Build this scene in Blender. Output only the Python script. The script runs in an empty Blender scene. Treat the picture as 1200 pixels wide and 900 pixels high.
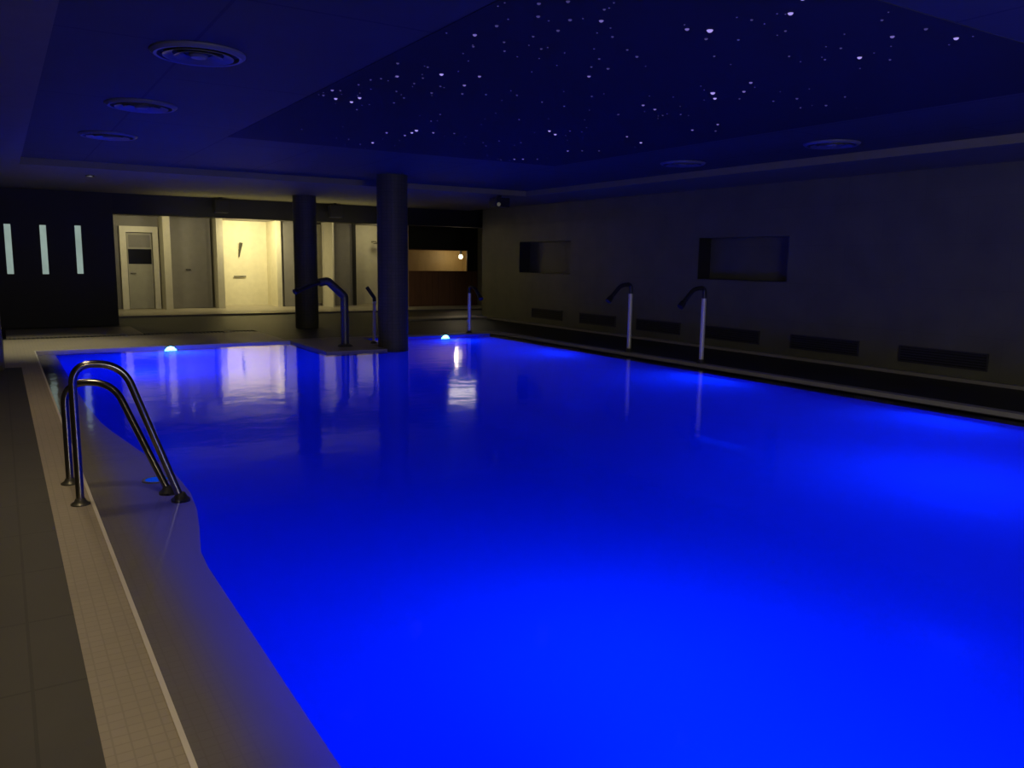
import bpy, bmesh, math, random
from mathutils import Vector, Matrix
random.seed(7)
C = bpy.context.scene.collection
PI = math.pi

# ------------------------------------------------------------------ materials
def new_mat(name):
    m = bpy.data.materials.new(name); m.use_nodes = True
    nt = m.node_tree; nt.nodes.clear()
    out = nt.nodes.new('ShaderNodeOutputMaterial')
    return m, nt, out

def rgb(c): return (c[0], c[1], c[2], 1.0)

def plain(name, col, rough=0.5, metal=0.0, var=0.12, scale=6.0, spec=0.5, bump=0.0):
    """principled with a little procedural mottling"""
    m, nt, out = new_mat(name)
    b = nt.nodes.new('ShaderNodeBsdfPrincipled')
    tc = nt.nodes.new('ShaderNodeTexCoord')
    n = nt.nodes.new('ShaderNodeTexNoise'); n.inputs['Scale'].default_value = scale; n.inputs['Detail'].default_value = 4
    mx = nt.nodes.new('ShaderNodeMix'); mx.data_type = 'RGBA'
    mx.inputs[6].default_value = rgb([x*(1-var) for x in col]); mx.inputs[7].default_value = rgb([x*(1+var) for x in col])
    nt.links.new(tc.outputs['Object'], n.inputs['Vector']); nt.links.new(n.outputs['Fac'], mx.inputs[0])
    nt.links.new(mx.outputs[2], b.inputs['Base Color'])
    b.inputs['Roughness'].default_value = rough; b.inputs['Metallic'].default_value = metal
    b.inputs['Specular IOR Level'].default_value = spec
    if bump:
        bp = nt.nodes.new('ShaderNodeBump'); bp.inputs['Strength'].default_value = bump; bp.inputs['Distance'].default_value = .01
        nt.links.new(n.outputs['Fac'], bp.inputs['Height']); nt.links.new(bp.outputs[0], b.inputs['Normal'])
    nt.links.new(b.outputs[0], out.inputs[0])
    return m

def tiled(name, c1, c2, grout, bw, bh, mortar=.006, rough=.5, axes='XY', offset=0.0, spec=.5, mottling=.25):
    """tiles laid out in metres; axes picks which two coordinates carry the tiling"""
    m, nt, out = new_mat(name)
    b = nt.nodes.new('ShaderNodeBsdfPrincipled')
    tc = nt.nodes.new('ShaderNodeTexCoord')
    sp = nt.nodes.new('ShaderNodeSeparateXYZ'); cb = nt.nodes.new('ShaderNodeCombineXYZ')
    nt.links.new(tc.outputs['Object'], sp.inputs[0])
    nt.links.new(sp.outputs[axes[0]], cb.inputs['X']); nt.links.new(sp.outputs[axes[1]], cb.inputs['Y'])
    br = nt.nodes.new('ShaderNodeTexBrick'); br.offset = offset; br.squash = 1.0
    br.inputs['Color1'].default_value = rgb(c1); br.inputs['Color2'].default_value = rgb(c2); br.inputs['Mortar'].default_value = rgb(grout)
    br.inputs['Scale'].default_value = 1.0; br.inputs['Mortar Size'].default_value = mortar
    br.inputs['Brick Width'].default_value = bw; br.inputs['Row Height'].default_value = bh
    nt.links.new(cb.outputs[0], br.inputs['Vector'])
    n = nt.nodes.new('ShaderNodeTexNoise'); n.inputs['Scale'].default_value = 2.2; n.inputs['Detail'].default_value = 6
    nt.links.new(tc.outputs['Object'], n.inputs['Vector'])
    mr = nt.nodes.new('ShaderNodeMapRange'); mr.inputs[3].default_value = 1-mottling; mr.inputs[4].default_value = 1+mottling
    nt.links.new(n.outputs['Fac'], mr.inputs[0])
    vm = nt.nodes.new('ShaderNodeVectorMath'); vm.operation = 'SCALE'
    nt.links.new(br.outputs['Color'], vm.inputs[0]); nt.links.new(mr.outputs[0], vm.inputs['Scale'])
    nt.links.new(vm.outputs[0], b.inputs['Base Color'])
    b.inputs['Roughness'].default_value = rough; b.inputs['Specular IOR Level'].default_value = spec
    nt.links.new(b.outputs[0], out.inputs[0])
    return m

def glow(name, col, strength):
    m, nt, out = new_mat(name)
    e = nt.nodes.new('ShaderNodeEmission'); e.inputs[0].default_value = rgb(col); e.inputs[1].default_value = strength
    nt.links.new(e.outputs[0], out.inputs[0])
    return m

def slit_glow(name):
    """frosted slit pane, lit from behind, a little uneven along its height"""
    m, nt, out = new_mat(name)
    tc = nt.nodes.new('ShaderNodeTexCoord'); n = nt.nodes.new('ShaderNodeTexNoise'); n.inputs['Scale'].default_value = 3
    nt.links.new(tc.outputs['Object'], n.inputs['Vector'])
    mr = nt.nodes.new('ShaderNodeMapRange'); mr.inputs[3].default_value = .26; mr.inputs[4].default_value = .44
    nt.links.new(n.outputs['Fac'], mr.inputs[0])
    e = nt.nodes.new('ShaderNodeEmission'); e.inputs[0].default_value = rgb((.72, .95, .85))
    nt.links.new(mr.outputs[0], e.inputs[1]); nt.links.new(e.outputs[0], out.inputs[0])
    return m

def wood(name, c1, c2):
    m, nt, out = new_mat(name)
    b = nt.nodes.new('ShaderNodeBsdfPrincipled'); tc = nt.nodes.new('ShaderNodeTexCoord')
    mp = nt.nodes.new('ShaderNodeMapping'); mp.inputs['Scale'].default_value = (5, 5, .6)
    w = nt.nodes.new('ShaderNodeTexNoise'); w.inputs['Scale'].default_value = 3; w.inputs['Detail'].default_value = 5
    cr = nt.nodes.new('ShaderNodeMix'); cr.data_type = 'RGBA'
    cr.inputs[6].default_value = rgb(c1); cr.inputs[7].default_value = rgb(c2)
    nt.links.new(tc.outputs['Object'], mp.inputs[0]); nt.links.new(mp.outputs[0], w.inputs['Vector'])
    nt.links.new(w.outputs['Fac'], cr.inputs[0]); nt.links.new(cr.outputs[2], b.inputs['Base Color'])
    b.inputs['Roughness'].default_value = .55
    nt.links.new(b.outputs[0], out.inputs[0])
    return m

def water_mat():
    m, nt, out = new_mat('pool water surface')
    tc = nt.nodes.new('ShaderNodeTexCoord')
    n = nt.nodes.new('ShaderNodeTexNoise'); n.inputs['Scale'].default_value = 3.0; n.inputs['Detail'].default_value = 3
    nt.links.new(tc.outputs['Object'], n.inputs['Vector'])
    bp = nt.nodes.new('ShaderNodeBump'); bp.inputs['Strength'].default_value = .06; bp.inputs['Distance'].default_value = .05
    nt.links.new(n.outputs['Fac'], bp.inputs['Height'])
    fr = nt.nodes.new('ShaderNodeFresnel'); fr.inputs[0].default_value = 1.33
    nt.links.new(bp.outputs[0], fr.inputs['Normal'])
    g = nt.nodes.new('ShaderNodeBsdfGlossy'); g.inputs['Roughness'].default_value = .08
    g.inputs[0].default_value = (1, 1, 1, 1)
    nt.links.new(bp.outputs[0], g.inputs['Normal'])
    t = nt.nodes.new('ShaderNodeBsdfTransparent'); t.inputs[0].default_value = (.93, .96, 1, 1)
    mx = nt.nodes.new('ShaderNodeMixShader')
    nt.links.new(fr.outputs[0], mx.inputs[0]); nt.links.new(t.outputs[0], mx.inputs[1]); nt.links.new(g.outputs[0], mx.inputs[2])
    nt.links.new(mx.outputs[0], out.inputs[0])
    return m

def deep_water_mat():
    """slightly cloudy water body: scatters the lamps' light up through itself, lets a little of the view through"""
    m, nt, out = new_mat('cloudy deep water')
    tc = nt.nodes.new('ShaderNodeTexCoord')
    n = nt.nodes.new('ShaderNodeTexNoise'); n.inputs['Scale'].default_value = .35; n.inputs['Detail'].default_value = 2
    nt.links.new(tc.outputs['Object'], n.inputs['Vector'])
    mx = nt.nodes.new('ShaderNodeMix'); mx.data_type = 'RGBA'
    mx.inputs[6].default_value = rgb((.004, .30, .80)); mx.inputs[7].default_value = rgb((.004, .36, .92))
    nt.links.new(n.outputs['Fac'], mx.inputs[0])
    tr = nt.nodes.new('ShaderNodeBsdfTranslucent'); nt.links.new(mx.outputs[2], tr.inputs[0])
    t = nt.nodes.new('ShaderNodeBsdfTransparent'); t.inputs[0].default_value = (.3, .7, 1, 1)
    ms = nt.nodes.new('ShaderNodeMixShader'); ms.inputs[0].default_value = .03
    nt.links.new(tr.outputs[0], ms.inputs[1]); nt.links.new(t.outputs[0], ms.inputs[2])
    nt.links.new(ms.outputs[0], out.inputs[0])
    return m

def glass_mat(name):
    m, nt, out = new_mat(name)
    fr = nt.nodes.new('ShaderNodeFresnel'); fr.inputs[0].default_value = 1.45
    g = nt.nodes.new('ShaderNodeBsdfGlossy'); g.inputs['Roughness'].default_value = .03
    t = nt.nodes.new('ShaderNodeBsdfTransparent')
    mx = nt.nodes.new('ShaderNodeMixShader')
    nt.links.new(fr.outputs[0], mx.inputs[0]); nt.links.new(t.outputs[0], mx.inputs[1]); nt.links.new(g.outputs[0], mx.inputs[2])
    nt.links.new(mx.outputs[0], out.inputs[0])
    return m

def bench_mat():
    """fine grey mosaic with a soft blue light painted over its outer part"""
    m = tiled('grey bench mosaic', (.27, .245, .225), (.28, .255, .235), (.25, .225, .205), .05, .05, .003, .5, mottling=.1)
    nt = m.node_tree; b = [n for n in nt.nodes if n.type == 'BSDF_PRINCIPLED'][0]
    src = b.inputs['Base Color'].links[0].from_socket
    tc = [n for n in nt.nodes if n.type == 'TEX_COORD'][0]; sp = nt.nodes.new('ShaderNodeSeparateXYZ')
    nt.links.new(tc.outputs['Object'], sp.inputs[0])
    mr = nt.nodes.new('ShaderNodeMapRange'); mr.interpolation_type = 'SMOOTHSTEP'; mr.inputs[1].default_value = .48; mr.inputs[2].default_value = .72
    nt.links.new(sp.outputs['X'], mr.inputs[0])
    mx = nt.nodes.new('ShaderNodeMix'); mx.data_type = 'RGBA'; mx.inputs[7].default_value = rgb((.17, .17, .95))  # blue light gradient painted into the base colour towards the outer edge
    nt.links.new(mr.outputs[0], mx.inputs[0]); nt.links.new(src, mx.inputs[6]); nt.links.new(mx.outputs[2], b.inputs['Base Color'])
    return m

M = dict(
    deck_right=tiled('shaded right deck tile', (.018, .018, .018), (.022, .021, .021), (.012, .012, .012), .62, .62, .006, .5),  # same deck as the left, its dimmer light painted in as darker colour
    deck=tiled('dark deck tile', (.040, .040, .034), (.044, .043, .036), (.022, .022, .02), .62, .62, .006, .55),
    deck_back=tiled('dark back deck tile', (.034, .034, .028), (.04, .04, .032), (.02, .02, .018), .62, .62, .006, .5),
    beige=tiled('beige mosaic tile', (.36, .32, .235), (.38, .335, .25), (.31, .28, .205), .05, .05, .003, .5, mottling=.1),
    beige_floor=tiled('beige floor tile', (.34, .31, .24), (.38, .34, .26), (.25, .22, .18), .3, .3, .005, .45, mottling=.15),
    line=plain('pale grout edge', (.72, .69, .60), .4),
    edge_grey=plain('grey stone edge', (.45, .44, .42), .5),
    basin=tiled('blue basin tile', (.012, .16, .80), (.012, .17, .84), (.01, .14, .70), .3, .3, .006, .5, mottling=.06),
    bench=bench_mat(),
    right_wall=tiled('dark stone wall tile', (.145, .145, .085), (.155, .153, .09), (.13, .128, .076), 1.2, .6, .004, .45, 'YZ', .5, mottling=.3),
        black_wall=plain('black painted wall', (.012, .012, .006), .6),
    lintel=plain('black lintel', (.005, .005, .004), .6),
    soffit=plain('grey plaster soffit', (.27, .245, .11), .7),
    ceiling=tiled('blue ceiling panels', (.085, .085, .052), (.092, .092, .057), (.045, .045, .03), 2.4, 1.2, .012, .7, 'YX', .5, mottling=.12),
    star_panel=plain('dark star cloth', (.025, .025, .018), .85),
    tile_col=tiled('dark column mosaic', (.095, .092, .04), (.105, .10, .045), (.07, .07, .03), .06, .06, .004, .5, 'XZ', spec=.25),
    steel=plain('brushed stainless steel', (.27, .26, .245), .2, 1.0, .05, 30),
    steel_bright=plain('polished pipe steel', (.75, .72, .46), .4, .25, .05, 30),
    black_metal=plain('black metal', (.02, .02, .022), .4),
    dark_steel=plain('dark burnished steel', (.10, .10, .08), .35, .5, .05, 30),
    rubber=plain('black rubber', (.012, .012, .012), .6),
    plaster=plain('cream shower wall', (.70, .66, .50), .6),
    plaster_grey=plain('grey shower panel', (.22, .21, .20), .6),
    partition=plain('pale partition wall', (.55, .52, .42), .6),
    door_frame=plain('white door frame', (.72, .69, .58), .5),
    door_leaf=plain('grey door leaf', (.36, .35, .30), .5),
    dark_glass=plain('dark door glass', (.008, .008, .01), .15),
    vent_metal=plain('dark grey vent metal', (.045, .045, .05), .5),
    diffuser=plain('painted diffuser metal', (.17, .17, .19), .4),
    diffuser_in=plain('diffuser inside', (.02, .02, .025), .6),
    wood=wood('dark red wood', (.15, .07, .035), (.24, .11, .055)),
    wood_pale=wood('pale wood boards', (.50, .36, .15), (.62, .46, .21)),
    wall_plain=plain('dim plaster wall', (.10, .095, .085), .8),
    skirting=plain('pale stone skirting', (.34, .32, .27), .5),
    slit=slit_glow('frosted slit glow'),
    star=glow('fibre star glow', (.30, .25, 1.0), .16),
    star_mid=glow('fibre star glow brighter', (.36, .28, 1.0), .42),
    star_bright=glow('fibre star glow brightest', (.45, .36, 1.0), .85),
    blue_lens=glow('blue lamp lens', (.14, .5, 1.0), 12.0),
    inlet_lens=glow('blue inlet lens', (.0, .08, 1.0), .55),
    warm_lens=glow('warm lamp lens', (1.0, .88, .55), 3.0),
    small_lens=glow('small lamp lens', (1.0, .95, .85), .22), dim_lens=glow('dim pale lens', (1.0, .95, .85), .06),
    sauna_lens=glow('cabin lamp lens', (1.0, .86, .6), 4.0),
    water=water_mat(), deep=deep_water_mat(), glass=glass_mat('clear cabin glass'),
)

# ------------------------------------------------------------------ mesh helpers
def obj(name, bm, mat, parent=None, smooth=False):
    bmesh.ops.recalc_face_normals(bm, faces=bm.faces)
    me = bpy.data.meshes.new(name); bm.to_mesh(me); bm.free()
    me.materials.append(M[mat] if isinstance(mat, str) else mat)
    if smooth:
        me.polygons.foreach_set('use_smooth', [True]*len(me.polygons))
        try: me.set_sharp_from_angle(angle=math.radians(40))
        except Exception: pass
    o = bpy.data.objects.new(name, me); C.objects.link(o)
    if parent: o.parent = parent
    return o

def tag(o, label=None, cat=None, group=None, kind=None):
    if label: o['label'] = label
    if cat: o['category'] = cat
    if group: o['group'] = group
    if kind: o['kind'] = kind
    return o

def thing(name, label, cat, loc=(0, 0, 0), rz=0, group=None):
    o = bpy.data.objects.new(name, None); C.objects.link(o)
    o.empty_display_size = .1; o.location = loc; o.rotation_euler = (0, 0, rz)
    return tag(o, label, cat, group)

def struct(name, bm, mat, label=None, parent=None):
    o = obj(name, bm, mat, parent)
    if not parent: o['kind'] = 'structure'
    if label: o['label'] = label
    return o

def copy_thing(src, loc, rz, label, group=None):
    r = src.copy(); C.objects.link(r); r.location = loc; r.rotation_euler = (0, 0, rz); r['label'] = label
    if group: r['group'] = group
    for ch in list(src.children):
        c = ch.copy(); C.objects.link(c); c.parent = r
        for g in list(ch.children):
            d = g.copy(); C.objects.link(d); d.parent = c
    return r

def box(bm, x0, y0, z0, x1, y1, z1, bev=0):
    vs = [bm.verts.new(p) for p in ((x0,y0,z0),(x1,y0,z0),(x1,y1,z0),(x0,y1,z0),(x0,y0,z1),(x1,y0,z1),(x1,y1,z1),(x0,y1,z1))]
    fs = [bm.faces.new([vs[i] for i in f]) for f in ((0,3,2,1),(4,5,6,7),(0,1,5,4),(1,2,6,5),(2,3,7,6),(3,0,4,7))]
    if bev:
        es = list({e for f in fs for e in f.edges})
        bmesh.ops.bevel(bm, geom=es, offset=bev, segments=2, affect='EDGES', profile=.6)
    return bm

def B(*a, **k): return box(bmesh.new(), *a, **k)

def prism(bm, pts, z0, z1, bev=0):
    lo = [bm.verts.new((x, y, z0)) for x, y in pts]; hi = [bm.verts.new((x, y, z1)) for x, y in pts]
    n = len(pts); bm.faces.new(lo[::-1]); top = bm.faces.new(hi)
    for i in range(n): bm.faces.new((lo[i], lo[(i+1) % n], hi[(i+1) % n], hi[i]))
    if bev: bmesh.ops.bevel(bm, geom=list(top.edges), offset=bev, segments=4, affect='EDGES', profile=.5)
    return bm

def quad(bm, *ps):
    bm.faces.new([bm.verts.new(p) for p in ps]); return bm

def cyl(bm, c, r, z0, z1, n=32, r2=None):
    r2 = r if r2 is None else r2
    lo = [bm.verts.new((c[0]+r*math.cos(2*PI*i/n), c[1]+r*math.sin(2*PI*i/n), z0)) for i in range(n)]
    hi = [bm.verts.new((c[0]+r2*math.cos(2*PI*i/n), c[1]+r2*math.sin(2*PI*i/n), z1)) for i in range(n)]
    bm.faces.new(lo[::-1]); bm.faces.new(hi)
    for i in range(n): bm.faces.new((lo[i], lo[(i+1) % n], hi[(i+1) % n], hi[i]))
    return bm

def lathe(bm, prof, n=40, close=False):
    """profile of (r, z) spun round z"""
    rings = []
    for r, z in prof:
        if r < 1e-5: rings.append([bm.verts.new((0, 0, z))])
        else: rings.append([bm.verts.new((r*math.cos(2*PI*i/n), r*math.sin(2*PI*i/n), z)) for i in range(n)])
    pairs = list(zip(rings[:-1], rings[1:]))
    if close: pairs.append((rings[-1], rings[0]))
    for a, b in pairs:
        for i in range(n):
            j = (i+1) % n
            if len(a) == 1 and len(b) == 1: continue
            if len(a) == 1: bm.faces.new((a[0], b[j], b[i]))
            elif len(b) == 1: bm.faces.new((a[i], a[j], b[0]))
            else: bm.faces.new((a[i], a[j], b[j], b[i]))
    return bm

def fillet(pts, rads, seg=8):
    """round the inner corners of a polyline"""
    out = [Vector(pts[0])]
    for i in range(1, len(pts)-1):
        p, a, b = Vector(pts[i]), Vector(pts[i-1]), Vector(pts[i+1])
        u, v = (a-p), (b-p); r = rads if isinstance(rads, (int, float)) else rads[i-1]
        ang = u.angle(v)
        if r <= 0 or ang > PI-.02: out.append(p); continue
        t = min(r/math.tan(ang/2), u.length*.49, v.length*.49)
        s, e = p+u.normalized()*t, p+v.normalized()*t
        for k in range(seg+1):
            q = k/seg; out.append(s*(1-q)**2+p*2*q*(1-q)+e*q**2)
    out.append(Vector(pts[-1])); return out

def tube(bm, pts, r, n=14, flat=None):
    """sweep a round (or elliptical: flat = (ru, rv)) section along a polyline"""
    pts = [Vector(p) for p in pts]; N = len(pts)
    rs = r if isinstance(r, (list, tuple)) else [r]*N
    tan = [(pts[min(i+1, N-1)]-pts[max(i-1, 0)]).normalized() for i in range(N)]
    ref = Vector((0, 1, 0)) if abs(tan[0].y) < .8 else Vector((1, 0, 0))
    u = (ref-tan[0]*ref.dot(tan[0])).normalized(); rings = []
    for i in range(N):
        u = (u-tan[i]*u.dot(tan[i])).normalized(); v = tan[i].cross(u)
        ru, rv = (flat[0], flat[1]) if flat else (rs[i], rs[i])
        rings.append([bm.verts.new(pts[i]+u*ru*math.cos(2*PI*k/n)+v*rv*math.sin(2*PI*k/n)) for k in range(n)])
    for a, b in zip(rings[:-1], rings[1:]):
        for k in range(n): bm.faces.new((a[k], a[(k+1) % n], b[(k+1) % n], b[k]))
    bm.faces.new(rings[0][::-1]); bm.faces.new(rings[-1])
    return bm

def light(name, kind, loc, energy, col, size=.2, rot=None, spot=None, size_y=None, target=None):
    d = bpy.data.lights.new(name, kind); d.energy = energy; d.color = col
    if kind == 'AREA':
        d.size = size
        if size_y: d.shape = 'RECTANGLE'; d.size_y = size_y
    else: d.shadow_soft_size = size
    if kind == 'SPOT': d.spot_size = spot or 1.6; d.spot_blend = .8
    o = bpy.data.objects.new(name, d); C.objects.link(o); o.location = loc
    if target: o.rotation_euler = (Vector(target)-Vector(loc)).to_track_quat('-Z', 'Y').to_euler()
    elif rot: o.rotation_euler = rot
    return o

# ------------------------------------------------------------------ dimensions (metres)
WX, WZ = 10.75, 2.80           # right wall, soffit height
CZ = 2.90                      # blue ceiling
PX0, PX1, PY0, PY1 = .40, 8.62, -1.6, 14.6   # pool
PZ = -1.35
WATER = -.03
BY = 19.4                      # black back wall and lintel
SY = 24.3                      # front of the shower panels

# ------------------------------------------------------------------ the setting
bm = bmesh.new()
box(bm, -3, -4.2, -.2, .17, 12.6, 0)
box(bm, -3, 12.6, -.2, -.02, BY, 0)
box(bm, .17, -4.2, -.2, WX, PY0-.25, 0)
struct('floor', bm, 'deck', 'dark square deck tiles round the pool')
struct('floor.005', B(9.0, PY0-.25, -.2, WX, BY, 0), 'deck_right', 'deck tiles along the right wall with shade painted into their colour')
bm = bmesh.new()
box(bm, 4.4, 14.95, -.2, 9.0, BY, 0); box(bm, -.02, 19.0, -.2, 4.4, BY, 0); box(bm, -3, BY, -.2, 13.3, 21.6, 0); box(bm, 2.3, 17.15, -.2, 4.4, 19.0, 0)
struct('floor.001', bm, 'deck_back', 'dark deck tiles behind the pool')
bm = bmesh.new()
prism(bm, [(-.02, 12.6), (.17, 12.6), (.17, 14.95), (4.4, 14.95), (4.4, 16.75), (-.02, 16.75)], -.2, 0)
struct('floor.002', bm, 'beige', 'beige mosaic floor at the far left pool corner')
struct('floor.003', B(.03, 17.15, -.2, 2.3, 19.0, 0.0), 'beige', 'beige floor strip under the slit windows')
struct('floor.004', B(-3, 21.6, -.2, 13.3, 25.8, .045), 'beige_floor', 'beige shower area floor')

# drain between the two beige strips
t = thing('floor_drain', 'dark drain channel between two beige floor strips behind the pool', 'drain', (0, 16.95, 0))
obj('channel', B(-.02, -.20, -.2, 4.4, .20, -.03), 'black_metal', t)
bm = bmesh.new()
for i in range(60): box(bm, -.01+i*.073, -.19, -.028, .03+i*.073, .19, -.012)
obj('grate', bm, 'black_metal', t)

# right wall with two recessed niches
NA, NB = (14.75, 16.85), (8.83, 10.83); NZ0, NZ1, ND = 1.215, 1.95, .30
bm = bmesh.new()
ys = [-4.2, NB[0], NB[1], NA[0], NA[1], 18.65]
for i in range(5):
    if i in (1, 3):
        box(bm, WX, ys[i], 0, WX+.5, ys[i+1], NZ0); box(bm, WX, ys[i], NZ1, WX+.5, ys[i+1], 3.1)
        box(bm, WX+ND, ys[i], NZ0, WX+.5, ys[i+1], NZ1)
    else: box(bm, WX, ys[i], 0, WX+.5, ys[i+1], 3.1)
struct('wall_right', bm, 'right_wall', 'long dark stone wall with two recessed niches')
bm = bmesh.new()
for a, b in (NA, NB):
    if (a, b) == NB: box(bm, WX+.01, a, NZ0, WX+ND, b, NZ0+.012)
    box(bm, WX+.01, b-.012, NZ0+.012, WX+ND, b, NZ1)
struct('trim_1', bm, 'black_metal', 'dark lining of the niches')
struct('baseboard_right', B(WX-.10, -4.2, 0, WX, 18.65, .045), 'skirting', 'pale skirting along the right wall')

# room behind the right wall's end, back and side walls
struct('wall_back_right', B(13.2, 18.65, 0, 13.5, 25.8, 3.1), 'wall_plain')
struct('wall_end_right', B(11.25, 18.65, 0, 13.2, 18.8, 3.1), 'wall_plain')
struct('wall_left', B(-3.3, -4.2, 0, -3, 25.8, 3.1), 'wall_plain')
struct('wall_near', B(-3.3, -4.5, 0, 11.25, -4.2, 3.1), 'wall_plain')
struct('wall_far', B(-3.3, 25.8, 0, 13.5, 26.1, 3.1), 'plaster')

# black wall with three slit windows, and the lintel that carries on over the showers
SL = [(.20, 1.08, 2.10), (.82, 1.08, 2.10), (1.455, 1.09, 2.11)]   # x, z0, z1
SW = .07
bm = bmesh.new(); xs = [-3]
for x, a, b in SL: xs += [x-SW, x+SW]
xs.append(2.13)
for i in range(len(xs)-1):
    if i % 2: 
        _, a, b = SL[i//2]; box(bm, xs[i], BY, 0, xs[i+1], BY+.25, a); box(bm, xs[i], BY, b, xs[i+1], BY+.25, WZ)
    else: box(bm, xs[i], BY, 0, xs[i+1], BY+.25, WZ)
struct('wall_back', bm, 'black_wall', 'black wall with three glowing slit windows')
struct('wall_back_return', B(2.13-.25, BY+.25, .0, 2.13, 25.8, 2.6), 'black_wall')
struct('wall_lintel', B(2.13, BY, 2.37, 13.2, BY+.3, WZ), 'lintel', 'black lintel over the shower area')
for i, (x, a, b) in enumerate(SL):
    w = struct('window_%d' % (i+1), B(x-SW, BY+.06, a, x+SW, BY+.10, b), 'slit',
               ['leftmost of the three glowing slit windows in the black wall', 'middle of the three glowing slit windows in the black wall',
                'rightmost of the three glowing slit windows in the black wall'][i])
    bm = bmesh.new()
    for u in (x-SW, x+SW-.012): box(bm, u, BY+.02, a, u+.012, BY+.06, b)
    box(bm, x-SW+.012, BY+.02, a, x+SW-.012, BY+.06, a+.012); box(bm, x-SW+.012, BY+.02, b-.012, x+SW-.012, BY+.06, b)
    struct('window_frame', bm, 'black_metal', parent=w)

# soffits and ceilings
bm = bmesh.new()
box(bm, -3, -4.2, WZ, .36, 14.2, 3.1); box(bm, -3, 14.2, WZ, WX, BY, 3.1); box(bm, 9.2, -4.2, WZ, WX, 14.2, 3.1)
struct('ceiling', bm, 'soffit', 'dropped grey soffit round the blue ceiling')
struct('ceiling.001', B(.36, -4.2, CZ, 9.2, 14.2, 3.1), 'ceiling', 'blue lit ceiling of large panels over the pool')
struct('ceiling.002', B(-3, BY+.3, 2.56, 10.7, 25.8, 3.1), 'plaster_grey', 'low ceiling of the shower area')
struct('ceiling.003', B(10.7, BY+.3, 2.56, 13.2, 25.8, 3.1), 'black_wall', 'dark ceiling over the wooden cabin')

# ------------------------------------------------------------------ the pool
pool = thing('swimming_pool', 'large rectangular indoor pool lit blue from below the water', 'swimming pool', (0, 0, 0))
bm = bmesh.new()
a, b, c, d = PX0, PX1, PY0, PY1
quad(bm, (a,c,PZ), (b,c,PZ), (b,d,PZ), (a,d,PZ))
quad(bm, (a,c,PZ), (a,d,PZ), (a,d,-.02), (a,c,-.02)); quad(bm, (b,c,PZ), (b,c,-.02), (b,d,-.02), (b,d,PZ))
quad(bm, (a,d,PZ), (b,d,PZ), (b,d,-.02), (a,d,-.02)); quad(bm, (a,c,PZ), (a,c,-.02), (b,c,-.02), (b,c,PZ))
bmesh.ops.remove_doubles(bm, verts=bm.verts, dist=1e-4)
bmesh.ops.bevel(bm, geom=[e for e in bm.edges if all(v.co.z < -1 for v in e.verts)], offset=.35, segments=6, affect='EDGES')
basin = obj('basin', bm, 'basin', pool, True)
bm = bmesh.new()
box(bm, .17, PY0-.25, -.2, a-.018, d, 0); box(bm, .17, d, -.2, 4.4, d+.35, 0)
box(bm, 4.4, d+.02, -.2, 9.0, d+.35, 0); box(bm, a-.03, PY0-.25, -.2, 9.0, PY0, 0)
tag(obj('coping', bm, 'beige', pool), 'beige mosaic coping')
bm = bmesh.new(); box(bm, a-.018, PY0, -.2, a, d, .004); box(bm, a-.03, d, -.2, 4.4, d+.03, .004); box(bm, a, d-.012, -.2, 4.4, d, .0)
tag(obj('edge_line', bm, 'line', pool), 'pale edge line')
bm = bmesh.new(); box(bm, 8.86, PY0, -.2, 9.0, d+.02, .0)
tag(obj('edge_line', bm, 'edge_grey', pool), 'grey far edge')
bm = bmesh.new(); box(bm, b, PY0, -.3, 8.86, d+.02, -.05); box(bm, b, PY0, -.05, b+.03, d+.02, -.02)
tag(obj('overflow_gutter', bm, 'black_metal', pool), 'dark overflow gutter')
# shallow bench along the left side, widening at the grab rails, with a round inlet hole
bp = [(.402, PY0+.02), (.80, PY0+.02), (.80, 4.15), (.815, 4.4), (.89, 4.82), (.95, 5.2), (.985, 5.6), (.985, 6.2), (.95, 6.55), (.90, 6.75), (.83, 7.35), (.76, 7.95), (.72, 8.4),
      (.685, 9.3), (.675, 10.2), (.675, 14.58), (.402, 14.58)]
bm = bmesh.new(); prism(bm, bp, PZ, -.062, .02)
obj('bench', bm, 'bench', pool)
bm = bmesh.new(); prism(bm, [(4.4, 12.65), (5.46, 12.65), (5.46, 13.38), (5.78, 13.38), (5.78, 14.6), (4.4, 14.6)], PZ, 0.0)
tag(obj('platform', bm, 'beige', pool), 'small tiled platform at the far edge')

bm = bmesh.new(); quad(bm, (a+.002, c, WATER), (b-.002, c, WATER), (b-.002, d, WATER), (a+.002, d, WATER))
wat = tag(obj('pool_water', bm, 'water'), 'still water glowing deep blue in the swimming pool', 'water', kind='stuff')

DEEP = -.08
bm = bmesh.new(); quad(bm, (a+.002, c, DEEP), (b-.002, c, DEEP), (b-.002, d, DEEP), (a+.002, d, DEEP))
tag(obj('deep_water', bm, 'deep', wat), kind='stuff')

# underwater lamps in the far wall
def underwater_light(x, y, z, label, first=None):
    if first: return copy_thing(first, (x, y, z), 0, label, 'underwater lamps in the far pool wall')
    t = thing('underwater_light', label, 'lamp', (x, y, z), 0, 'underwater lamps in the far pool wall')
    def ring(bm): bmesh.ops.rotate(bm, verts=bm.verts, cent=(0,0,0), matrix=Matrix.Rotation(PI/2, 3, 'X')); return bm
    obj('frame', ring(lathe(bmesh.new(), [(.105, 0), (.118, 0), (.118, .02), (.105, .028)], 32, True)), 'steel', t, True)
    obj('lens', ring(lathe(bmesh.new(), [(0, .028), (.05, .026), (.10, .012), (.104, 0.0), (0, 0)], 32)), 'blue_lens', t, True)
    return t
u1 = underwater_light(2.36, PY1-.016, -.11, 'bright round underwater lamp in the far pool wall below the bright shower, left one')
underwater_light(7.56, PY1-.004, -.11, 'bright round underwater lamp in the far pool wall right of the pool column', u1)

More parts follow.
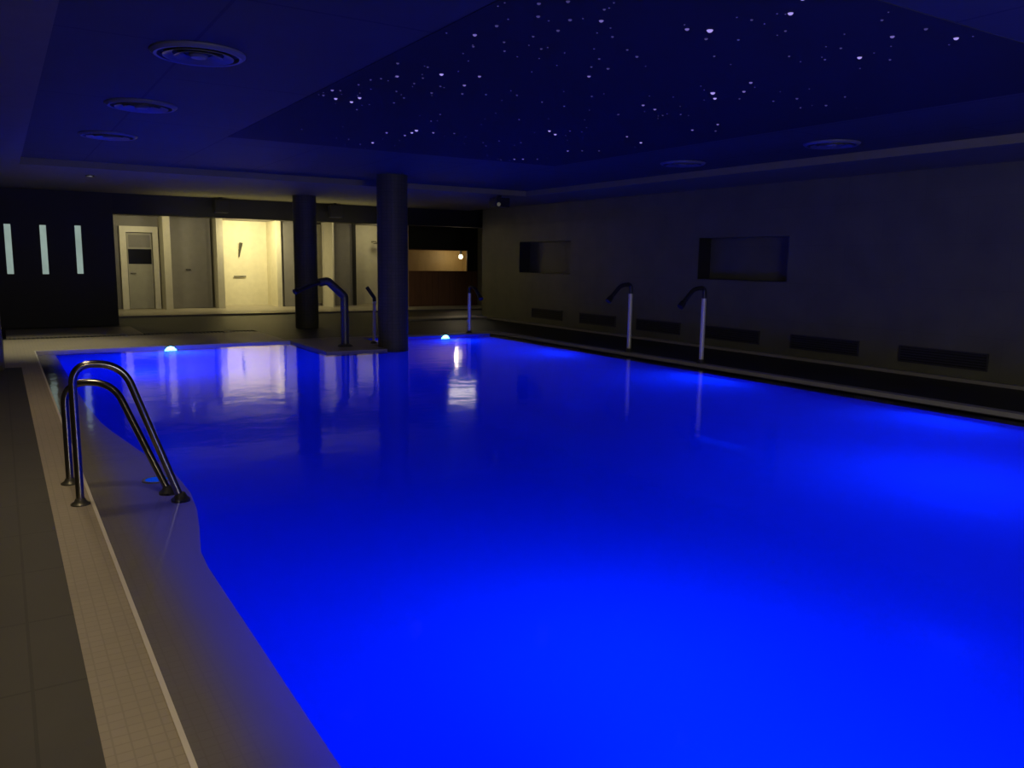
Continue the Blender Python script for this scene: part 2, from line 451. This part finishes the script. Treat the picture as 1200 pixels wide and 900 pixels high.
t = thing('pool_inlet', 'small round blue lit inlet in the pool bench beside the grab rails', 'inlet', (.84, 6.02, -.062))
obj('ring', lathe(bmesh.new(), [(.075, 0), (.095, 0), (.093, .008), (.075, .008)], 28, True), 'bench', t)
obj('lens', lathe(bmesh.new(), [(0, .006), (.074, .006), (.074, 0), (0, 0)], 28), 'inlet_lens', t)

# ------------------------------------------------------------------ grab rails (one ladder set of two rails)
def rail(name, y, pts, rads, label, dy=0):
    t = thing(name, label, 'handrail', (pts[0][0], y, 0))
    ox = pts[0][0]; P = fillet([(x-ox, dy*max(0, (x-.5)/(pts[-1][0]-.5)), z) for x, z in pts], rads, 12)
    obj('rail_tube', tube(bmesh.new(), P, .023, 16), 'steel', t, True)
    obj('base_flange', lathe(bmesh.new(), [(0, 0), (.055, 0), (.055, .008), (.035, .02), (.026, .04), (0, .04)], 24), 'dark_steel', t, True)
    e = P[-1]
    bm = lathe(bmesh.new(), [(0, 0), (.058, 0), (.058, .014), (.04, .03), (.028, .055), (0, .055)], 24)
    bmesh.ops.translate(bm, verts=bm.verts, vec=(e.x, e.y, -.062))
    obj('foot_flange', bm, 'rubber', t, True)
    return t
rail('grab_rail', 5.42, [(.325, 0), (.325, .865), (.60, .84), (.895, -.045)], [.20, .24],
     'taller and nearer chrome grab rail bending from the coping down to the pool bench')
rail('grab_rail', 5.96, [(.305, 0), (.305, .675), (.585, .675), (.855, -.045)], [.16, .22],
     'lower and farther chrome grab rail bending from the coping down to the pool bench', -.33)

# ------------------------------------------------------------------ swan neck water jets: pipe, dark curved neck, nozzle
def swan_neck():
    t = thing('water_jet', 'steel swan neck water jet on the right pool edge, the farther of two',
              'water jet', (8.96, 10.55, 0), 0, 'swan neck water jets')
    obj('base_flange', lathe(bmesh.new(), [(0, 0), (.07, 0), (.07, .01), (.045, .03), (.038, .06), (0, .06)], 24), 'dark_steel', t, True)
    obj('pipe', tube(bmesh.new(), [(0, 0, .05), (0, 0, .98)], .036, 16), 'steel_bright', t, True)
    P = fillet([(0, 0, .97), (0, 0, 1.14), (-.22, 0, 1.12), (-.46, 0, .88)], [.13, .22], 10)
    nk = obj('neck', tube(bmesh.new(), P, .034, 16), 'black_metal', t, True)
    e, q = P[-1], (P[-1]-P[-2]).normalized()
    obj('nozzle', tube(bmesh.new(), [e-q*.07, e-q*.04, e+q*.03], [.037, .046, .05], 16), 'rubber', nk, True)
    return t
j0 = swan_neck()
copy_thing(j0, (8.95, 8.85, 0), 0, 'steel swan neck water jet on the right pool edge, the nearer of two', 'swan neck water jets')
copy_thing(j0, (8.22, 14.78, 0), PI/2, 'steel swan neck water jet standing alone on the far pool edge near the right corner', 'swan neck water jets').scale = (1, 1, .84)
# slimmer jet half hidden behind the column in the pool
t = thing('hand_rail_post', 'slim steel post with a bent dark top, half hidden behind the pool column', 'rail post', (5.62, 13.62, 0))
obj('base_flange', lathe(bmesh.new(), [(0, 0), (.06, 0), (.06, .01), (.03, .04), (0, .04)], 20), 'dark_steel', t, True)
obj('post', tube(bmesh.new(), [(0, 0, .03), (.02, 0, .76)], .028, 14), 'steel_bright', t, True)
obj('bent_top', tube(bmesh.new(), fillet([(.02, 0, .75), (.02, 0, .81), (-.12, 0, 1.0)], .06), .032, 14), 'black_metal', t, True)

# broad water cannon on the platform
t = thing('water_cannon', 'thick dark steel water cannon bent over the pool on the far platform', 'water jet', (4.98, 13.35, 0))
obj('base_flange', lathe(bmesh.new(), [(0, 0), (.13, 0), (.13, .012), (.09, .04), (0, .04)], 28), 'dark_steel', t, True)
P = fillet([(0, 0, .02), (0, 0, .86), (-.29, 0, 1.12), (-.44, 0, 1.09)], [.10, .10], 8)
obj('pipe', tube(bmesh.new(), P, .068, 20), 'dark_steel', t, True)
P2 = fillet([(-.44, 0, 1.09), (-.62, 0, 1.03), (-.82, 0, .95)], .1, 4)
so = obj('spout', tube(bmesh.new(), P2, .05, 18, flat=(.09, .035)), 'black_metal', t, True)
obj('spout_lip', tube(bmesh.new(), [(-.82, 0, .95), (-.86, 0, .935)], .05, 18, flat=(.10, .045)), 'rubber', so, True)

# ------------------------------------------------------------------ columns
def column(x, y, z0, z1, r, label):
    t = thing('column', label, 'column', (x, y, z0))
    obj('shaft', cyl(bmesh.new(), (0, 0), r, 0, z1-z0, 48), 'tile_col', t, True)
    return t
column(5.75, 13.06, PZ, CZ, .26, 'dark round column standing in the far side of the pool')
column(5.60, 17.3, 0, WZ, .245, 'dark round column on the deck behind the pool, in front of the shower')
column(-.285, 12.45, 0, WZ, .26, 'dark round column at the left picture edge beside the beige floor corner')

# ------------------------------------------------------------------ ceiling: star panel, diffusers, small fittings
sp = thing('star_ceiling_panel', 'dark ceiling panel sprinkled with small violet fibre optic stars', 'star ceiling', (0, 0, 2.897))
obj('panel', B(2.40, 2.86, 0, 7.1, 10.2, .003), 'star_panel', sp)
STARS = [(2.63,4.68,3),(2.64,4.43,2),(2.87,4.72,1),(2.99,4.91,1),(2.76,4.93,1),(3.23,5.67,3),(3.62,6.24,1),(2.61,3.93,2),(2.72,3.81,2),(2.74,4.13,2),(2.93,4.08,2),(3.0,4.3,2),(2.95,4.5,1),(3.16,4.72,1),(3.09,3.99,3),(2.97,3.81,1),(3.36,4.22,1),(3.81,4.51,2),(3.64,4.41,1),(3.87,4.9,2),(3.91,5.18,3),(3.74,4.93,1),(3.64,4.71,1),(4.39,5.77,1),(2.54,5.65,2),(2.71,6.04,3),(2.94,6.57,1),(2.9,5.98,1),(2.77,5.63,1),(2.96,5.78,4),(3.15,6.17,1),(3.21,6.45,2),(3.29,6.02,3),(3.44,6.33,2),(3.11,6.79,1),(2.93,6.2,1),(2.48,6.85,3),(2.49,7.1,2),(2.63,7.18,4),(2.8,7.24,4),(2.79,7.02,4),(2.54,6.82,1),(2.98,7.57,1),(2.59,6.28,1),(2.64,6.19,1),(2.58,6.51,1),(3.78,8.72,3),(4.03,8.78,3),(4.01,8.55,4),(3.98,8.37,5),(4.2,8.4,3),(3.84,7.73,1),(4.41,8.3,2),(3.96,9.56,4),(3.89,9.79,1),(3.62,9.47,1),(2.93,9.08,1),(5.11,8.49,1),(6.07,10.03,1),(6.18,9.85,3),(6.27,9.77,3),(6.43,9.65,2),(5.39,8.45,1),(4.51,7.11,1),(5.16,7.52,4),(5.35,7.68,4),(5.34,7.39,1),(6.26,8.7,3),(6.4,8.58,2),(6.57,8.45,2),(5.12,6.3,1),(5.0,5.81,3),(5.22,5.9,3),(5.49,6.09,1),(6.08,7.32,3),(6.51,7.58,4),(4.46,6.27,1),(4.19,6.23,1),(3.85,6.11,1),(5.03,8.73,1),(5.2,8.95,1),(3.74,7.33,1),(3.13,7.05,1),(3.71,3.06,4),(3.87,3.27,4),(3.62,3.83,3),(3.75,3.77,5),(3.87,3.92,2),(4.05,3.82,1),(4.23,4.2,1),(3.79,3.48,1),(4.13,3.52,1),(4.64,3.91,1),(4.91,3.83,1),(4.74,3.58,1),(5.05,3.66,4),(4.76,3.23,3),(4.4,3.06,1),(5.27,3.58,1),(4.77,3.02,2),(5.11,3.03,4),(5.06,4.62,3),(5.27,4.88,3),(5.47,5.11,1),(5.11,5.07,5),(5.29,5.22,4),(5.78,5.01,1),(5.85,4.82,2),(6.21,5.07,1),(6.3,4.87,2),(6.11,4.54,1),(6.28,6.14,3),(6.57,6.45,2),(6.33,6.55,3),(5.59,5.95,1)]
STARS.sort(key=lambda s: -(s[2]*3-math.hypot(s[0], s[1])*.3))
def star_mesh(mat, r):
    bm = lathe(bmesh.new(), [(0, -r*.75), (r*.55, -r*.6), (r*.9, -r*.25), (r, 0), (0, 0)], 10)
    return bm
protos = {}
rest = bmesh.new()
for k, (x, y, b) in enumerate(STARS):
    mat = 'star' if b <= 2 else ('star_mid' if b <= 3 else 'star_bright')
    r = {1: .009, 2: .012, 3: .014, 4: .016, 5: .020}[b]
    if k < 100:
        if b not in protos:
            o = obj('star_light', star_mesh(mat, r), mat, sp, True); protos[b] = o
        else:
            o = protos[b].copy(); C.objects.link(o); o.parent = sp
        o.location = (x, y, 0)
    else:
        bm = star_mesh(mat, r); bmesh.ops.translate(bm, verts=bm.verts, vec=(x, y, 0))
        tmp = bpy.data.meshes.new('tmp'); bm.to_mesh(tmp); bm.free(); rest.from_mesh(tmp); bpy.data.meshes.remove(tmp)
# faint extra pin pricks between the brighter ones
for k in range(110):
    s = random.choice(STARS); x = min(7.0, max(2.45, s[0]+random.gauss(0, .25))); y = min(10.1, max(2.95, s[1]+random.gauss(0, .35)))
    bm = star_mesh('star', .0055); bmesh.ops.translate(bm, verts=bm.verts, vec=(x, y, 0))
    tmp = bpy.data.meshes.new('tmp'); bm.to_mesh(tmp); bm.free(); rest.from_mesh(tmp); bpy.data.meshes.remove(tmp)
tag(obj('star_light', rest, 'star', sp), kind='stuff')

def diffuser(first, x, y, label, group='round ceiling air diffusers'):
    if first: return copy_thing(first, (x, y, CZ), 0, label, group)
    t = thing('ceiling_air_diffuser', label, 'air diffuser', (x, y, CZ), 0, group)
    obj('rim', lathe(bmesh.new(), [(.315, 0), (.315, -.012), (.29, -.03), (.27, -.028), (.265, 0)], 48, True), 'diffuser', t, True)
    obj('throat', lathe(bmesh.new(), [(.264, -.001), (.264, -.004), (0, -.004), (0, -.001)], 48), 'diffuser_in', t)
    for r in (.20, .125):
        obj('cone_ring', lathe(bmesh.new(), [(r-.025, -.006), (r+.035, -.03), (r+.035, -.034), (r-.03, -.010)], 40, True), 'diffuser', t, True)
    obj('centre_cap', lathe(bmesh.new(), [(0, -.04), (.05, -.036), (.065, -.02), (.06, -.006), (0, -.006)], 32), 'diffuser', t, True)
    return t
d0 = diffuser(None, 1.28, 6.2, 'nearest and largest looking round ceiling air diffuser, at the upper left')
diffuser(d0, 1.24, 8.58, 'middle of the three round ceiling air diffusers at the upper left')
diffuser(d0, 1.20, 10.92, 'farthest and faintest of the three round ceiling air diffusers at the upper left')
diffuser(d0, 8.31, 8.76, 'farther round ceiling air diffuser near the right wall')
diffuser(d0, 8.31, 6.31, 'nearer round ceiling air diffuser near the right wall')

def downlight(first, loc, label, group, lens='warm_lens', r=.06):
    if first: return copy_thing(first, loc, 0, label, group)
    t = thing('recessed_downlight', label, 'ceiling lamp', loc, 0, group)
    obj('bezel', lathe(bmesh.new(), [(r, 0), (r*1.35, 0), (r*1.3, -.014), (r, -.012)], 28, True), 'steel', t, True)
    obj('lens', lathe(bmesh.new(), [(0, -.01), (r*.99, -.01), (r*.99, 0), (0, 0)], 28), lens, t)
    return t
downlight(None, (1.39, 15.5, WZ), 'small pale ceiling spotlight in the grey soffit above the black wall', None, 'small_lens', .05)
w0 = downlight(None, (4.30, 23.3, 2.56), 'small warm ceiling lamp over the grey door left of the bright shower', 'shower ceiling lamps')
downlight(w0, (7.15, 23.4, 2.56), 'small warm ceiling lamp right of the bright shower cubicle', 'shower ceiling lamps')
downlight(w0, (8.95, 23.5, 2.56), 'small warm ceiling lamp between the two columns', 'shower ceiling lamps')

# loudspeakers on the lintel
def speaker(first, loc, label):
    if first: return copy_thing(first, loc, 0, label, 'loudspeakers hung under the soffit')
    t = thing('loudspeaker', label, 'loudspeaker', loc, 0, 'loudspeakers hung under the soffit')
    obj('cabinet', B(-.15, -.11, -.34, .15, .11, -.05, bev=.02), 'black_metal', t)
    obj('bracket', B(-.03, -.03, -.05, .03, .03, 0), 'black_metal', t)
    obj('grille', B(-.125, -.118, -.32, .125, -.111, -.07), 'rubber', t)
    return t
s0 = speaker(None, (4.30, 19.15, WZ), 'black box loudspeaker under the soffit left of the bright shower')
speaker(s0, (6.95, 19.15, WZ), 'black box loudspeaker under the soffit between the two columns')
t = thing('ceiling_projector', 'dark device with small pale lamp hung from the soffit corner above the pool', 'projector', (8.66, 14.35, WZ))
obj('body', B(-.16, -.14, -.24, .16, .14, -.05, bev=.02), 'black_metal', t)
obj('bracket', B(-.03, -.03, -.05, .03, .03, 0), 'black_metal', t)
bm = lathe(bmesh.new(), [(0, .03), (.03, .025), (.04, 0), (0, 0)], 20)
bmesh.ops.rotate(bm, verts=bm.verts, cent=(0,0,0), matrix=Matrix.Rotation(PI/2, 3, 'X')); bmesh.ops.translate(bm, verts=bm.verts, vec=(-.10, -.14, -.19))
obj('lamp', bm, 'dim_lens', t, True)

# ------------------------------------------------------------------ air vents low in the right wall
VL = ['farthest of the six long air vents low in the right wall', 'second farthest of the six long air vents low in the right wall',
      'air vent low in the right wall between the two swan neck jets', 'air vent low in the right wall just right of the nearest swan neck jet',
      'second nearest of the six long air vents low in the right wall', 'nearest of the six long air vents low in the right wall']
def vent(y):
    t = thing('wall_vent', VL[0], 'air vent', (WX, y, .28), 0, 'air vents low in the right wall')
    obj('backing', B(-.006, -.60, -.10, 0, .60, .10), 'rubber', t)
    bm = bmesh.new()
    box(bm, -.02, -.62, -.115, -.0, .62, -.095); box(bm, -.02, -.62, .095, -.0, .62, .115)
    box(bm, -.02, -.62, -.095, -.0, -.60, .095); box(bm, -.02, .60, -.095, -.0, .62, .095)
    obj('frame', bm, 'vent_metal', t)
    bm = bmesh.new()
    for i in range(5):
        z = -.075+i*.036
        vs = [bm.verts.new(p) for p in ((-.018, -.6, z), (-.018, .6, z), (-.006, .6, z+.018), (-.006, -.6, z+.018))]; bm.faces.new(vs)
    obj('louvre', bm, 'vent_metal', t)
    return t
vy = [15.62, 13.72, 11.82, 9.93, 8.05, 6.17]
v0 = vent(vy[0])
for y, l in zip(vy[1:], VL[1:]): copy_thing(v0, (WX, y, .28), 0, l, 'air vents low in the right wall')

# ------------------------------------------------------------------ shower area (built on the raised floor)
F = .045
# panels and partitions
struct('wall_shower_left', B(2.13, SY+.2, F, 3.98, SY+.4, 2.56), 'plaster_grey', 'wall round the door at the far left')
struct('wall_shower_post', B(3.80, 23.75, F, 3.98, SY+.2, 2.56), 'partition', 'pale pier beside the far door')
struct('wall_shower_panel', B(3.98, SY+.05, F, 5.14, SY+.25, 2.56), 'plaster_grey', 'grey panel wall')
struct('wall_shower_partition', B(5.22, 23.95, F, 5.40, 25.8, 2.56), 'partition', 'pale partition left of the bright shower')
struct('wall_shower_back', B(5.40, 25.3, F, 6.98, 25.5, 2.56), 'plaster', 'bright cream back wall of the shower')
struct('wall_shower_side', B(6.98, SY-.05, F, 7.12, 25.8, 2.56), 'plaster', 'bright side wall of the shower')
struct('wall_shower_panel.001', B(7.12, SY+.05, F, 8.20, SY+.25, 2.56), 'plaster_grey', 'grey panel wall')
struct('wall_shower_pier', B(8.42, 23.5, F, 8.47, SY+.2, 2.56), 'partition', 'pale pier between the columns')
struct('wall_shower_panel.002', B(8.47, SY+.05, F, 9.36, SY+.25, 2.56), 'plaster_grey', 'grey panel wall')
struct('wall_shower_back.001', B(9.42, 25.2, F, 10.72, 25.4, 2.56), 'partition', 'dim back wall of the second shower')
struct('trim_2', B(9.36, SY-.02, F, 9.46, SY+.25, 2.56), 'black_metal', 'dark strip standing for the gap beside the second shower')  # solid black strip put in to show the dark gap here
# far left door with a dark glass band
d = struct('door_1', B(2.98, SY+.10, F+.01, 3.60, SY+.15, 2.10), 'door_leaf', 'grey door with a dark glass band and white frame')
bm = bmesh.new()
box(bm, 2.80, SY+.02, F, 2.96, SY+.2, 2.28); box(bm, 3.62, SY+.02, F, 3.76, SY+.2, 2.28); box(bm, 2.96, SY+.02, 2.12, 3.62, SY+.2, 2.28)
struct('door_frame', bm, 'door_frame', parent=d)
tag(struct('glass_band', B(3.0, SY+.09, 1.27, 3.58, SY+.10, 1.67), 'dark_glass', parent=d), 'dark glass band')
bm = bmesh.new(); box(bm, 3.02, SY+.088, 1.72, 3.56, SY+.10, 2.05); struct('upper_panel', bm, 'plaster_grey', parent=d)
struct('door_handle', tube(bmesh.new(), fillet([(3.05, SY+.10, 1.02), (3.05, SY+.05, 1.02), (3.17, SY+.05, 1.02)], .01), .011, 10), 'black_metal', parent=d)
# plain grey door in the panel
d = struct('door_2', B(4.05, SY+.0, F+.01, 5.02, SY+.05, 2.50), 'plaster_grey', 'plain grey door left of the bright shower')
struct('door_handle', tube(bmesh.new(), fillet([(4.46, SY, 1.13), (4.46, SY-.05, 1.13), (4.56, SY-.05, 1.13)], .01), .022, 10), 'black_metal', parent=d)
d = struct('door_3', B(7.20, SY+.0, F+.01, 8.12, SY+.05, 2.50), 'plaster_grey', 'plain grey door right of the bright shower')
d = struct('door_4', B(8.52, SY+.0, F+.01, 9.28, SY+.05, 2.50), 'plaster_grey', 'plain grey door between the two columns')
# bright shower fittings
t = thing('hand_shower', 'dark hand shower hanging on the bright cream shower wall', 'shower', (6.17, 25.3, 1.5))
obj('handset', tube(bmesh.new(), [(.03, -.10, .42), (.01, -.09, .30), (-.02, -.06, .10), (-.03, -.05, 0)], [.05, .04, .024, .018], 14), 'dark_steel', t, True)
obj('wall_holder', B(-.03, -.06, .16, .02, 0, .22, bev=.006), 'dark_steel', t)
t = thing('mixer_tap', 'dark horizontal mixer bar on the cream wall under the hand shower', 'tap', (6.14, 25.3, .92))
bm = tube(bmesh.new(), [(-.18, -.06, 0), (.18, -.06, 0)], .018, 14)
obj('mixer_bar', bm, 'dark_steel', t, True)
for sx in (-.1, .1): obj('wall_inlet', tube(bmesh.new(), [(sx, -.05, 0), (sx, 0, 0)], .02, 12), 'dark_steel', t, True)
# second shower head
t = thing('shower_head', 'dark shower head on an arm in the second shower, beside the pool column', 'shower', (10.36, 25.2, 2.0))
obj('arm', tube(bmesh.new(), fillet([(0, 0, .05), (-.0, -.35, .05), (-.0, -.42, .0)], .05), .014, 10), 'dark_steel', t, True)
bm = lathe(bmesh.new(), [(0, .02), (.03, .02), (.11, -.015), (.11, -.03), (0, -.03)], 24); bmesh.ops.translate(bm, verts=bm.verts, vec=(0, -.42, 0))
obj('head', bm, 'dark_steel', t, True)

# wooden cabin with a long lit window
t = thing('wooden_cabin', 'dark red wooden cabin front with a long warm lit window, right of the pool column', 'cabin', (10.75, 23.2, F))
Wd, z0, z1 = 2.08, 1.10, 1.74
bm = bmesh.new()
box(bm, 0, 0, 0, 2.44, .08, z0)
for i in range(12): box(bm, i*.2035, -.012, 0.02, i*.2035+.192, 0, z0-.01)
tag(obj('wood_panel', bm, 'wood', t), 'dark red wooden boards')
bm = bmesh.new(); box(bm, 0, 0, z1, 2.44, .08, 2.5); box(bm, Wd, 0, z0, 2.44, .08, z1)
tag(obj('upper_panel', bm, 'black_wall', t), 'black panel over the window')
bm = bmesh.new(); box(bm, 0, .9, 0, 2.44, .95, 2.5); box(bm, 0, .08, 2.0, 2.44, .9, 2.05); box(bm, 0, .08, .2, 2.44, .9, .25); box(bm, -.04, 0, 0, 0, .95, 2.5); box(bm, 2.40, .08, .25, 2.44, .9, 2.0)
tag(obj('interior', bm, 'wood_pale', t), 'warm lit pale wood interior')
bm = bmesh.new(); box(bm, 0, -.02, z0-.03, Wd, .0, z0); box(bm, 0, -.02, z1, Wd, .0, z1+.03); box(bm, Wd-.03, -.02, z0, Wd, 0, z1)
wf = obj('window_frame', bm, 'wood', t)
obj('window_glass', B(0, .03, z0, Wd, .038, z1), 'glass', wf)
t = thing('cabin_lamp', 'small bright lamp at the right end of the long cabin window', 'lamp', (12.74, 23.5, 1.60))
obj('bulb', lathe(bmesh.new(), [(0, -.07), (.04, -.06), (.065, -.03), (.065, .03), (.04, .07), (0, .08)], 20), 'sauna_lens', t, True)
obj('holder', lathe(bmesh.new(), [(0, .075), (.04, .075), (.03, .46), (0, .46)], 16), 'black_metal', t)

# low pale step in front of the cabin
tag(obj('low_step', B(8.3, 18.15, 0, 10.62, 18.95, .05, bev=.01), 'beige_floor'), 'low pale step on the deck in front of the wooden cabin', 'step')

# ------------------------------------------------------------------ lights
BLUE = (.0, .06, 1.0)
WARM = (1.0, .86, .45)
# underwater lamps (far wall, plus those of the left, right and near walls)
def pool_lamp(x, y, z, e, dx, dy, size=.35): light('underwater_lamp', 'AREA', (x, y, z), e, BLUE, size, target=(x+dx, y+dy, z-.15))
for x, e in ((2.36, 78), (7.56, 42)): pool_lamp(x, PY1-.06, -.45, e, 0, -1, .3)
for x, e in ((2.6, 38), (5.0, 22)): pool_lamp(x, PY0+.06, -.7, e, 0, 1)
for y, e in ((4.6, 34), (8.0, 44), (11.5, 44)): pool_lamp(PX1-.06, y, -.8, e, -1, 0, .95)
for y, e in ((1.0, 26), (12.0, 56)): pool_lamp(1.15, y, -.7, e, 1, 0)
for x, y, e in ((2.0, 2.4, 38), (6.0, 3.2, 54)): light('pool_floor_lamp', 'POINT', (x, y, -1.15), e, BLUE, .3)
# showers
light('shower_lamp', 'AREA', (6.2, 23.6, 2.45), 62, WARM, .5, target=(6.2, 25.3, 1.2))
light('shower_lamp', 'AREA', (10.2, 23.9, 2.45), 9, WARM, .4, target=(10.2, 25.3, 1.3))
light('shower_lamp', 'AREA', (3.0, 22.4, 2.45), 18, WARM, .4, target=(3.3, 24.4, 1.2))
light('shower_lamp', 'AREA', (7.9, 22.2, 2.45), 15, WARM, .4, target=(8.6, 24.4, 1.2))
light('shower_lamp', 'AREA', (4.7, 22.2, 2.45), 12, WARM, .4, target=(4.6, 24.4, 1.2))
light('cabin_front_lamp', 'AREA', (11.6, 21.3, 2.5), 4, (1, .92, .75), .8, target=(10.6, 20.0, 0))
light('cabin_bulb', 'POINT', (12.55, 23.42, 1.62), 6, (1, .82, .5), .06)
# dim ceiling spots over the left walkway and the far corner
for y, e in ((-1.5, 40), (2.0, 24), (5.5, 24), (9.0, 24)): light('walkway_spot', 'AREA', (.1, y, 2.78), e*.68, (1.0, .76, .44), .4)
light('corner_spot', 'SPOT', (.55, 15.4, 2.74), 150, (1.0, .9, .6), .1, rot=(0, 0, 0), spot=1.5)
light('soffit_fill_light', 'AREA', (5.6, 18.85, 2.05), 9, (1.0, .88, .55), 5.0, rot=(PI, 0, 0), size_y=.2)  # unseen uplight added to warm the back soffit
# unseen neutral fill light added at the near end of the hall
light('hall_fill_light', 'AREA', (3.0, -3.2, 2.3), 115, (1.0, .97, .95), 2.5, target=(9.5, 10, 1.6))

w = bpy.data.worlds.new('World'); bpy.context.scene.world = w; w.use_nodes = True
w.node_tree.nodes['Background'].inputs[0].default_value = (.004, .004, .006, 1); w.node_tree.nodes['Background'].inputs[1].default_value = 1

# ------------------------------------------------------------------ camera
cam = bpy.data.cameras.new('camera'); co = bpy.data.objects.new('camera', cam); C.objects.link(co)
cam.sensor_width = 36; cam.lens = 951.62*36/1200; cam.clip_end = 100; cam.clip_start = .05
R = [[.84764751, -.06801086, .52618268], [-.53037809, -.1345735, .83701197], [.01388437, -.98856688, -.1501424]]
mw = Matrix(((R[0][0], -R[0][1], -R[0][2], 0), (R[1][0], -R[1][1], -R[1][2], 0), (R[2][0], -R[2][1], -R[2][2], 1.5), (0, 0, 0, 1)))
co.matrix_world = mw
sc = bpy.context.scene; sc.camera = co
sc.view_settings.view_transform = 'Standard'; sc.view_settings.look = 'None'; sc.view_settings.exposure = 0; sc.view_settings.gamma = 1
try:
    sc.cycles.use_denoising = True; sc.cycles.max_bounces = 12; sc.cycles.transparent_max_bounces = 16; sc.cycles.sample_clamp_indirect = 4
except Exception: pass
